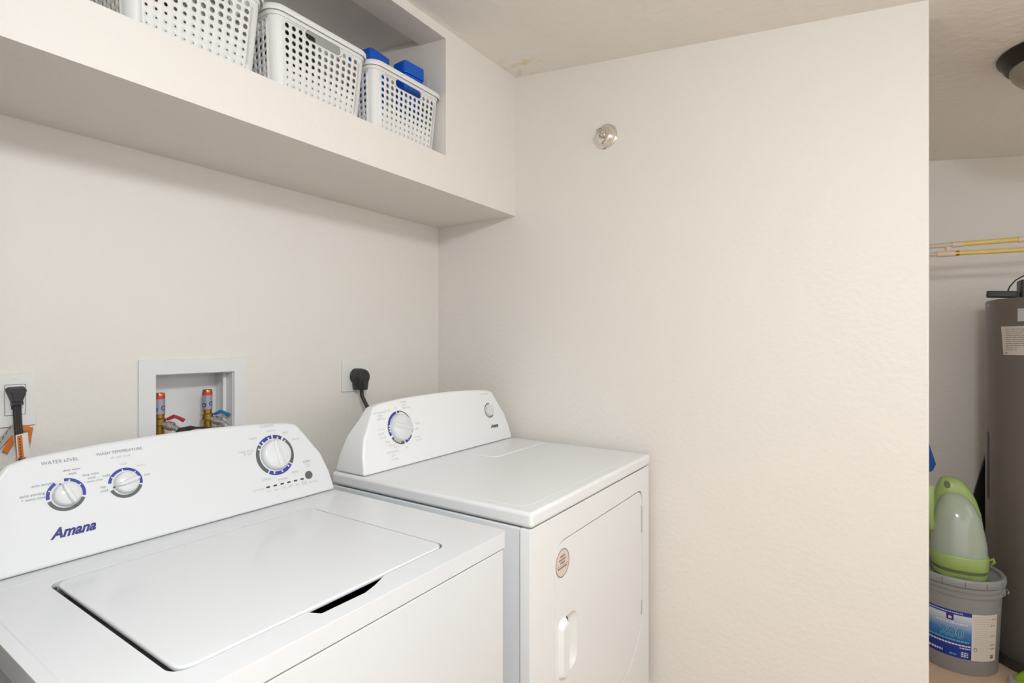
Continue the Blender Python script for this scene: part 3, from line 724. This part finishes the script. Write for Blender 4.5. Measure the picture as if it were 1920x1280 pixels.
for (x, ry, lab) in ((-1.1735, 0.0, 'white perforated basket at the left of the niche, cut off by the picture top'),
                     (-0.869, 0.0, 'white perforated basket in the middle of the three in the niche'),
                     (-0.5645, 0.0, 'white perforated basket at the niche end, blue boxes inside')):
    loc = Vector((x, -0.262, NZ0))
    t = thing('perforated_basket', lab, 'basket', loc, 'white baskets in the wall niche')
    mb = MB(); mb.v = [p+loc for p in bmb.v]; mb.f = list(bmb.f); mb.mi = list(bmb.mi)
    o = mb.build('basket_body', BASKET, t, weld=True, smooth=35)
    s_ = o.modifiers.new('thick', 'SOLIDIFY'); s_.thickness = 0.0022; s_.offset = -1
    # rolled rim
    prof = [(0.0, -0.012), (0.0, 0.006), (0.004, 0.010), (0.0095, 0.0105), (0.0125, 0.007), (0.0125, -0.002), (0.0105, -0.004), (0.0095, 0.003), (0.003, 0.003), (0.002, -0.012)]
    prof = [(a*0.74, b) for a, b in prof]
    us2 = bus; n_ = len(us2); np_ = len(prof); V = []
    for u in us2:
        p = basket_point(u, 1.0, 0); a = basket_point(u-0.0005, 1.0, 0); b = basket_point(u+0.0005, 1.0, 0)
        tn = (b-a).normalized(); nr = Vector((tn.y, -tn.x, 0))
        for dn, dz in prof: V.append(loc+p+nr*dn+Vector((0, 0, dz)))
    F = [(i*np_+j, ((i+1) % n_)*np_+j, ((i+1) % n_)*np_+(j+1) % np_, i*np_+(j+1) % np_) for i in range(n_) for j in range(np_)]
    MB().add(V, F).build('rim', BASKET, t, smooth=50)
    BASK.append(t)
def content(name, cx, cy, w, d, h, m_, label, cat, rz=0.0, z=NZ0+0.004, rad=0.012, tilt=0.0, taper=0.92, lidm=None):
    t = thing(name, label, cat, (cx, cy, z))
    M = Matrix.Rotation(rz, 4, 'Z') @ Matrix.Rotation(tilt, 4, 'Y')
    fr = Frame((cx, cy, z), M @ Vector((1, 0, 0)), M @ Vector((0, 1, 0)), M @ Vector((0, 0, 1)))
    a = rrect(-w/2*taper, w/2*taper, -d/2*taper, d/2*taper, rad); b = rrect(-w/2, w/2, -d/2, d/2, rad)
    MB().prism(a, 0.0, h*0.86, fr, top=b).build('body', m_, t, bevel=0.003, smooth=40)
    c_ = rrect(-w/2-0.003, w/2+0.003, -d/2-0.003, d/2+0.003, rad)
    MB().prism(c_, h*0.86, h, fr).build('lid', lidm or m_, t, bevel=0.004, seg=3, smooth=40)
    return t
content('storage_box', -0.572, -0.215, 0.085, 0.10, 0.300, BLUEBOX, 'bright blue plastic box in the end basket, nearer the middle basket', 'box', rz=0.1)
content('storage_box', -0.483, -0.305, 0.082, 0.055, 0.280, BLUEBOX, 'bright blue plastic box in the end basket behind the hand slot', 'box', rz=-0.05, taper=0.86)
content('dark_case', -0.915, -0.275, 0.085, 0.16, 0.178, DGREY, 'dark ridged case inside the middle basket', 'case', rz=0.04)
content('grey_carton', -0.815, -0.275, 0.085, 0.16, 0.165, GREYBOX, 'pale grey carton inside the middle basket', 'carton')
content('grey_carton', -1.140, -0.270, 0.10, 0.16, 0.16, GREYBOX, 'pale grey carton inside the left basket', 'carton')
content('red_box', -1.240, -0.295, 0.050, 0.10, 0.10, REDP, 'small red box inside the left basket', 'box')
o = MB().tube([(-0.462, -0.352, NZ0+0.008), (-0.458, -0.352, 2.05), (-0.440, -0.352, 2.135)], 0.0011, 6).build('thin_stick', PAPER, None, origin=(-0.475, -0.315, NZ0)); tag(o, 'thin white stick poking out of the end basket', 'stick')

# ------------------------------------------------------------------ closet: pipes
def pipe(pts, r, name, label, pieces):
    t = thing(name, label, 'pipe', pts[0], 'yellowed plastic pipes along the closet wall')
    A, B = Vector(pts[0]), Vector(pts[1])
    for a, b, k, m_, nm in pieces:
        MB().tube([A+(B-A)*a, A+(B-A)*b], r*k, 16).build(nm, m_, t, smooth=60)
    return t
y0p, y1p = -1.2005, -3.2495
def fy(y): return (y-y0p)/(y1p-y0p)
pipe([(1.18, y0p, 1.692), (1.18, y1p, 1.692)], 0.0098, 'water_pipe', 'upper yellowed plastic water pipe crossing the closet', [
    (0, fy(-1.837), 1.0, CPVCW, 'pipe_run'), (fy(-1.834), fy(-1.8705), 1.28, CPVCP, 'coupling'), (fy(-1.868), fy(-2.043), 1.05, CPVC, 'pipe_run'),
    (fy(-2.0402), fy(-2.085), 1.28, CPVCP, 'coupling'), (fy(-2.085), 1, 1.0, CPVC, 'pipe_run')])
lp = pipe([(1.18, y0p, 1.6675), (1.18, y1p, 1.626)], 0.0098, 'water_pipe', 'lower yellowed plastic water pipe just under the upper one', [
    (0, fy(-1.787), 0.9, CPVCW, 'pipe_run'), (fy(-1.7845), fy(-1.846), 1.28, CPVCP, 'coupling'), (fy(-1.846), fy(-1.858), 1.1, BRASS, 'collar'), (fy(-1.855), 1, 1.0, CPVC, 'pipe_run')])
MB().tube([(1.18, -1.818, 1.662), (1.18, -1.818, 1.684)], 0.007, 10).build('spacer_clip', CPVCP, lp)

# ------------------------------------------------------------------ closet: water heater
HC = (1.30, -2.208); HR = 0.25
wh = thing('water_heater', 'tall dark grey cylindrical tank water heater standing in the closet', 'water heater', (HC[0], HC[1], 0.0))
fh = Frame((HC[0], HC[1], 0), (1, 0, 0), (0, 1, 0), (0, 0, 1))
MB().lathe([(HR-0.008, 0.012), (HR, 0.02), (HR, 1.448), (HR-0.004, 1.455), (HR-0.02, 1.458), (0, 1.462)], fh, 72).build('tank', HEATER, wh, smooth=40)
for ang in (100, 162, 224):
    a = math.radians(ang)
    MB().lathe([(0.0045, 0), (0.004, 0.002), (0, 0.003)], Frame(fh(HR*math.cos(a), HR*math.sin(a), 1.434), (0, 0, 1), (-math.sin(a), math.cos(a), 0), (math.cos(a), math.sin(a), 0)), 10).build('screw', SILVER, wh)
def cyl_patch(c, rfun, a0, a1, z0, z1, off=0.0006, n=14, nz=1, skew=0.0, mi=0, mb=None):
    mb = mb or MB(); V = []
    for j in range(nz+1):
        z = z0+(z1-z0)*j/nz
        for i in range(n+1):
            a = math.radians(a0+(a1-a0)*i/n+skew*(1-i/n)*(j/nz)); r = rfun(z)+off
            V.append((c[0]+r*math.cos(a), c[1]+r*math.sin(a), z))
    F = [(j*(n+1)+i, j*(n+1)+i+1, (j+1)*(n+1)+i+1, (j+1)*(n+1)+i) for j in range(nz) for i in range(n)]
    return mb.add(V, F, mi)
lb = cyl_patch(HC, lambda z: HR, 121.5, 172, 1.229, 1.343, skew=-2.6).build('paper_label', mat('heater_label', lin((215, 205, 195)), 0.6), wh, smooth=60)
mb = MB(); random.seed(3)
for i in range(11):
    z = 1.332-0.0082*i; a = 124.0
    end = 170 if i < 9 else 134
    while a < end:
        l = random.uniform(2, 7); cyl_patch(HC, lambda z: HR, a, min(a+l, end), z-0.0012, z+0.0012, 0.001, 3, mb=mb); a += l+0.7
cyl_patch(HC, lambda z: HR, 123.6, 125.4, 1.233, 1.241, 0.001, 2, mb=mb)
mb.build('label_print', mat('heater_label_print', lin((150, 142, 134)), 0.6), wh, smooth=60)
cyl_patch(HC, lambda z: HR, 134.6, 150, 1.362, 1.412, 0.001).build('rating_plate', SILVER, wh, smooth=60)
cyl_patch(HC, lambda z: HR, 96, 100.5, 0.62, 0.90, 0.001).build('blue_sticker', mat('dull_blue', lin((62, 64, 78)), 0.5), wh, smooth=60)
pan = MB().lathe([(0.285, 0.0), (0.290, 0.003), (0.298, 0.046), (0.305, 0.050), (0.306, 0.047), (0.301, 0.045), (0.293, 0.0)], fh, 64).lathe([(0.0, 0.003), (0.286, 0.003), (0.286, 0.006), (0, 0.006)], fh, 48)
o = pan.build('drain_pan', mat('pan_grey', lin((70, 66, 62)), 0.35, metal=0.3), None, smooth=50, origin=(HC[0], HC[1], 0)); tag(o, 'round shallow dark drain pan under the water heater', 'drain pan')
MB().lathe([(0.18, 0.006), (0.18, 0.02)], fh, 32).build('foot_ring', HEATER, wh)
# devices on the heater
ad = thing('power_adapter', 'black power adapter brick overhanging the top of the water heater', 'adapter', (1.262, -1.985, 1.461))
M = Matrix.Rotation(math.radians(-97), 4, 'Z') @ Matrix.Rotation(math.radians(4), 4, 'Y')
fa = Frame((1.262, -2.000, 1.466), M @ Vector((1, 0, 0)), M @ Vector((0, 1, 0)), M @ Vector((0, 0, 1)))
MB().prism(rrect(-0.046, 0.050, -0.026, 0.026, 0.008), 0.0, 0.027, fa).build('brick_body', BLACKP, ad, bevel=0.005, seg=3, smooth=40)
pA = fa(0.02, 0, 0.026)
pB = Vector((1.27, -2.150, 1.54))
MB().tube([pA, pA+Vector((0, -0.006, 0.02)), pA+Vector((0, -0.024, 0.045)), pA+Vector((0, -0.065, 0.073)), pA+Vector((0, -0.085, 0.078)), pA+Vector((0, -0.10, 0.070)), pA+Vector((0.0, -0.095, 0.058)),
           pA+Vector((0.004, -0.07, 0.060)), pA+Vector((0.008, -0.068, 0.066)), pA+Vector((0.012, -0.10, 0.071)), pB], 0.0026, 8).build('cable', CORD, ad, smooth=60)
rb = thing('router_box', 'black upright electronic box with small light on the water heater', 'router', (1.27, -2.115, 1.461))
MB().prism(rrect(-0.045, 0.045, -0.06, 0.06, 0.006), 1.462, 1.535, Frame((1.275, -2.118, 0), (1, 0, 0), (0, 1, 0), (0, 0, 1))).build('box_body', BLACKP, rb, bevel=0.003, seg=2)
MB().box(1.225, 1.23, -2.115, -2.105, 1.497, 1.501).build('status_light', mat('status_green', lin((190, 200, 90)), 0.4, emit=0.4), rb, smooth=0)

# ------------------------------------------------------------------ closet: bucket
BC = (1.07, -1.833)
bk = thing('paint_bucket', 'grey five-gallon paint bucket with blue and white label on the floor', 'bucket', (BC[0], BC[1], 0))
fb = Frame((BC[0], BC[1], 0), (1, 0, 0), (0, 1, 0), (0, 0, 1))
def br(z): return 0.130+0.0125*z/0.30
MB().lathe([(0.126, 0.0), (0.1295, 0.004), (br(0.30), 0.295), (br(0.30), 0.30), (0.148, 0.302), (0.149, 0.310), (0.1445, 0.313), (0.1445, 0.322), (0.1505, 0.324), (0.1515, 0.338), (0.147, 0.341)], fb, 64).build('pail', BUCKET, bk, smooth=40)
MB().lathe([(0.147, 0.341), (0.154, 0.343), (0.1555, 0.350), (0.1545, 0.366), (0.150, 0.372), (0.143, 0.372), (0.138, 0.368), (0.136, 0.358), (0.131, 0.355), (0.0, 0.355)], fb, 64).build('bucket_lid', BUCKET, bk, smooth=40)
mb = MB()
for i in range(14):
    a = 2*PI*i/14+0.1; f = Frame(fb(0.1545*math.cos(a), 0.1545*math.sin(a), 0.357), (-math.sin(a), math.cos(a), 0), (0, 0, 1), (math.cos(a), math.sin(a), 0))
    mb.prism([(-0.001, -0.012), (0.001, -0.012), (0.001, 0.008), (-0.001, 0.008)], -0.001, 0.0012, f)
mb.build('lid_tear_tabs', mat('bucket_dark', lin((110, 110, 110)), 0.5), bk, smooth=0)
a = math.radians(252)
MB().lathe([(0.015, 0.0), (0.015, 0.010), (0.008, 0.012), (0, 0.012)], Frame(fb(0.142*math.cos(a), 0.142*math.sin(a), 0.318), (0, 0, 1), (-math.sin(a), math.cos(a), 0), (math.cos(a), math.sin(a), 0)), 18).build('handle_ear', BUCKET, bk)
pts = []
for i in range(17):
    th_ = PI*i/16; ph = math.radians(252)+PI*0.0
    e = fb(0.160*math.cos(a)*math.cos(th_)+0, 0.160*math.sin(a)*math.cos(th_), 0.318-0.02*math.sin(th_))
    side = Vector((math.sin(a), -math.cos(a), 0))
    pts.append(e+side*(-0.158*math.sin(th_)))
MB().tube(pts, 0.0022, 8).build('bail_handle', SILVER, bk, smooth=60)
def label_blue():
    m_ = mat('bucket_label_blue', lin((35, 80, 170)), 0.4)
    nt = m_.node_tree; b = nt.nodes['Principled BSDF']
    tc = nt.nodes.new('ShaderNodeTexCoord'); sx = nt.nodes.new('ShaderNodeSeparateXYZ'); nt.links.new(tc.outputs['Object'], sx.inputs[0])
    mr = nt.nodes.new('ShaderNodeMapRange'); mr.inputs[1].default_value = 0.062; mr.inputs[2].default_value = 0.244; nt.links.new(sx.outputs['Z'], mr.inputs[0])
    cr = nt.nodes.new('ShaderNodeValToRGB'); nt.links.new(mr.outputs[0], cr.inputs[0]); e = cr.color_ramp.elements
    e[0].position = 0.0; e[0].color = (*lin((22, 45, 140)), 1); e[1].position = 1.0; e[1].color = (*lin((25, 60, 150)), 1)
    for p, c_ in ((0.33, (25, 60, 160)), (0.36, (30, 105, 170)), (0.55, (70, 130, 190)), (0.80, (190, 205, 222)), (0.905, (215, 222, 230)), (0.92, (25, 60, 150))):
        k = e.new(p); k.color = (*lin(c_), 1)
    nt.links.new(cr.outputs[0], b.inputs['Base Color'])
    return m_
cyl_patch(BC, br, 112, 195.2, 0.062, 0.244, 0.0006, 24, 4).build('label_front', label_blue(), bk, smooth=60)
cyl_patch(BC, br, 195.2, 236, 0.062, 0.242, 0.0006, 14, 4).build('label_back', mat('bucket_label_white', lin((222, 214, 204)), 0.6), bk, smooth=60)
def cmap(a0, zc_, off): return lambda u, v: Vector((BC[0]+(br(zc_+v)+off)*math.cos(math.radians(a0)+u/0.138), BC[1]+(br(zc_+v)+off)*math.sin(math.radians(a0)+u/0.138), zc_+v))
mb = MB().text(None, '200', 0, 0, 0.074, 0, 0.03, mapper=cmap(170, 0.158, 0.001), mi=0).text(None, '200', 0, 0, 0.0715, 0, 0.0, mapper=cmap(170, 0.158, 0.0014), mi=1)
mb.build('label_number', [mat('label_pale_green', lin((150, 195, 190)), 0.4), mat('label_mid_blue', lin((55, 120, 180)), 0.4)], bk, smooth=0)
mb = MB(); random.seed(5)
def words(z, a0, a1, h, mi=0, lo=2.0, hi=6.0, gap=0.8):
    a = a0
    while a < a1-0.5:
        l = min(random.uniform(lo, hi), a1-a); cyl_patch(BC, br, a, a+l, z-h/2, z+h/2, 0.0012, 3, mi=mi, mb=mb); a += l+gap
words(0.236, 130, 185, 0.004, 0, 1, 3); words(0.195, 150, 190, 0.005, 0, 1.5, 4, 1.2); words(0.128, 132, 192, 0.005, 1, 2, 5); words(0.113, 132, 194, 0.006, 0, 2, 5); words(0.103, 180, 194, 0.004, 0, 2, 4)
words(0.078, 138, 158, 0.008, 0, 2, 4, 1); words(0.074, 167, 176, 0.005, 1, 2, 4)
for z in (0.086, 0.079, 0.072): words(z, 182, 191, 0.0045, 0, 2, 3, 1)
for i in range(20): words(0.232-0.0085*i, 199, 226 if i % 5 else 218, 0.0014, 2, 1, 6, 0.8)
for z in (0.225, 0.2, 0.16, 0.125, 0.11): words(z, 224, 233, 0.003, 3, 1, 3)
for i in range(6): cyl_patch(BC, br, 224.5+i*1.0, 225.0+i*1.0, 0.072, 0.088, 0.0012, 2, mi=3, mb=mb)
cyl_patch(BC, br, 198, 203, 0.100, 0.111, 0.0012, 3, mi=3, mb=mb); cyl_patch(BC, br, 198.6, 202.4, 0.102, 0.108, 0.0015, 3, mi=0, mb=mb)
mb.build('label_print', [PAPER, mat('label_cyan', lin((120, 185, 205)), 0.4), mat('label_text_tan', lin((188, 178, 168)), 0.6), mat('label_text_dark', lin((110, 105, 100)), 0.6)], bk, smooth=60)
mb = cyl_patch(BC, br, 163.5, 172.5, 0.205, 0.230, 0.0013, 4); cyl_patch(BC, br, 166, 170, 0.2105, 0.220, 0.0017, 3, mi=1, mb=mb); cyl_patch(BC, br, 167, 169, 0.219, 0.226, 0.0017, 3, mi=2, mb=mb)
mb.build('label_emblem', [mat('emblem_navy', lin((30, 45, 130)), 0.4), mat('emblem_white', lin((225, 215, 225)), 0.4), mat('emblem_red', lin((205, 70, 80)), 0.4)], bk, smooth=60)

# ------------------------------------------------------------------ closet: portable carpet cleaner
GC = Vector((1.055, -1.842, 0.3565))
cl = thing('portable_carpet_cleaner', 'green portable carpet cleaner with clear domed tank standing on the bucket', 'carpet cleaner', GC)
def loft(sections, n=40, cap0=True, cap1=True, e=2.6):
    """sections: (z, y centre, y half, x centre, x half)"""
    V = []
    for z, yc, yh, xc, xh in sections:
        for i in range(n):
            t = 2*PI*i/n; c_, s_ = math.cos(t), math.sin(t)
            V.append(GC+Vector((xc+xh*math.copysign(abs(c_)**(2/e), c_), yc+yh*math.copysign(abs(s_)**(2/e), s_), z)))
    F = [(j*n+i, j*n+(i+1) % n, (j+1)*n+(i+1) % n, (j+1)*n+i) for j in range(len(sections)-1) for i in range(n)]
    if cap0: F.append(tuple(range(n-1, -1, -1)))
    if cap1: F.append(tuple((len(sections)-1)*n+i for i in range(n)))
    return MB().add(V, F)
loft([(0.0, 0, 0.080, 0, 0.090), (0.004, 0, 0.086, 0, 0.096), (0.022, 0, 0.088, 0, 0.098)]).build('foot_tray', GREEN, cl, smooth=50)
loft([(0.022, 0, 0.086, 0, 0.096), (0.036, 0, 0.087, 0, 0.097)]).build('grey_band', DKGREEN, cl, smooth=50)
loft([(0.036, 0, 0.090, 0, 0.100), (0.040, 0, 0.092, 0, 0.102), (0.082, 0, 0.0915, 0, 0.102), (0.088, 0, 0.089, 0, 0.099)]).build('base_collar', GREEN, cl, smooth=50)
loft([(0.086, 0, 0.088, -0.012, 0.082), (0.13, 0.001, 0.087, -0.010, 0.082), (0.18, 0.003, 0.081, -0.004, 0.078), (0.232, 0.005, 0.072, 0.002, 0.072), (0.272, 0.008, 0.057, 0.009, 0.061), (0.297, 0.011, 0.041, 0.015, 0.048), (0.310, 0.013, 0.022, 0.02, 0.028)], e=2.3).build('clear_tank', TANKM, cl, smooth=60)
loft([(0.09, 0, 0.030, -0.03, 0.03), (0.19, 0.002, 0.028, -0.03, 0.03), (0.215, 0.003, 0.022, -0.028, 0.024), (0.228, 0.003, 0.008, -0.028, 0.010)], 24).build('inner_float', mat('float_pale', lin((225, 228, 218)), 0.4), cl, smooth=60)
loft([(0.086, 0, 0.0895, 0.055, 0.046), (0.16, 0.004, 0.090, 0.055, 0.046), (0.23, 0.006, 0.082, 0.052, 0.046), (0.28, 0.008, 0.070, 0.052, 0.042), (0.315, 0.011, 0.058, 0.052, 0.036), (0.342, 0.016, 0.045, 0.053, 0.032), (0.358, 0.020, 0.034, 0.054, 0.026), (0.366, 0.022, 0.018, 0.055, 0.014)], e=2.4).build('rear_housing', GREEN, cl, smooth=60)
fg = Frame(GC+Vector((0.0205, 0.033, 0.340)), (0, -1, 0), (0, 0.10, 1), (-1, 0, 0.10))
MB().prism([(0.010*math.cos(2*PI*i/20)*1.0, 0.016*math.sin(2*PI*i/20)) for i in range(20)], -0.004, 0.0015, fg).build('handle_grip_hole', DKGREEN, cl, bevel=0.001)
hpn = [GC+Vector((-0.02, 0.083, 0.16)), GC+Vector((-0.02, 0.093, 0.22)), GC+Vector((-0.015, 0.095, 0.30)), GC+Vector((0.0, 0.09, 0.33))]
MB().tube(hpn, [0.012, 0.016, 0.018, 0.014], 14).build('hose_wand', GREEN, cl, smooth=60)
MB().tube([GC+Vector((-0.03, -0.092, 0.075)), GC+Vector((-0.035, -0.100, 0.085)), GC+Vector((-0.03, -0.104, 0.070)), GC+Vector((-0.02, -0.098, 0.058))], 0.005, 10).build('cord_hook', GREEN, cl, smooth=60)
# hand tool on the floor
ht = thing('cleaning_hand_tool', 'lime-green hand tool with clear nozzle lying on the tile by the pan', 'cleaning tool', (0.95, -2.02, 0.0))
d_ = Vector((-0.15, -1, 0)).normalized(); fn = Frame((0.985, -1.978, 0.0), d_, Vector((1, -0.15, 0)), (0, 0, 1))
MB().prism(rrect(-0.002, 0.060, -0.042, 0.042, [0.02, 0.03, 0.03, 0.02]), 0.001, 0.022, fn, top=[(u, v*0.82) for u, v in rrect(0.004, 0.058, -0.038, 0.038, [0.016, 0.026, 0.026, 0.016])]).build('clear_nozzle', CLEARP, ht, bevel=0.004, seg=3, smooth=50)
MB().tube([fn(0.028, 0, 0.017), fn(0.05, 0.0, 0.030), fn(0.08, 0.0, 0.032), fn(0.13, 0, 0.026), fn(0.20, 0, 0.024)], [0.016, 0.026, 0.026, 0.020, 0.019], 16).build('tool_body', LIME, ht, smooth=60)
MB().box(0.045, 0.075, -0.004, 0.004, 0.052, 0.0575, fr=fn).build('trigger_slot', mat('tool_grey', lin((95, 100, 60)), 0.5), ht, bevel=0.001)
# broom / brush and black panel
bb = thing('blue_broom', 'blue broom head with black handle, mostly hidden behind the right wall end', 'broom', (1.33, -1.72, 0.0))
fy2 = Frame((1.315, 0, 0), (0, -1, 0), (0, 0, 1), (-1, 0, 0))
MB().prism([(1.655, 0.86), (1.735, 0.86), (1.764, 0.83), (1.790, 0.735), (1.776, 0.700), (1.66, 0.690)], -0.02, 0.02, fy2).build('broom_head', mat('broom_blue', lin((20, 85, 170)), 0.5, bump=0.5, bscale=120), bb, bevel=0.005)
MB().tube([(1.315, -1.755, 0.70), (1.315, -1.742, 0.60), (1.315, -1.71, 0.01)], 0.010, 12).build('broom_handle', BLACKP, bb, smooth=60)
bp_ = MB().prism([(2.00, 0.775), (1.83, 0.001), (2.05, 0.001), (2.05, 0.775)], -0.025, 0.0, Frame((1.575, 0, 0), (0, -1, 0), (0, 0, 1), (-1, 0, 0))).build('leaning_panel', mat('black_panel', lin((22, 20, 20)), 0.6), None, bevel=0.002, origin=(1.59, -1.95, 0))
tag(bp_, 'black slanted panel between the closet wall and the water heater', 'panel')
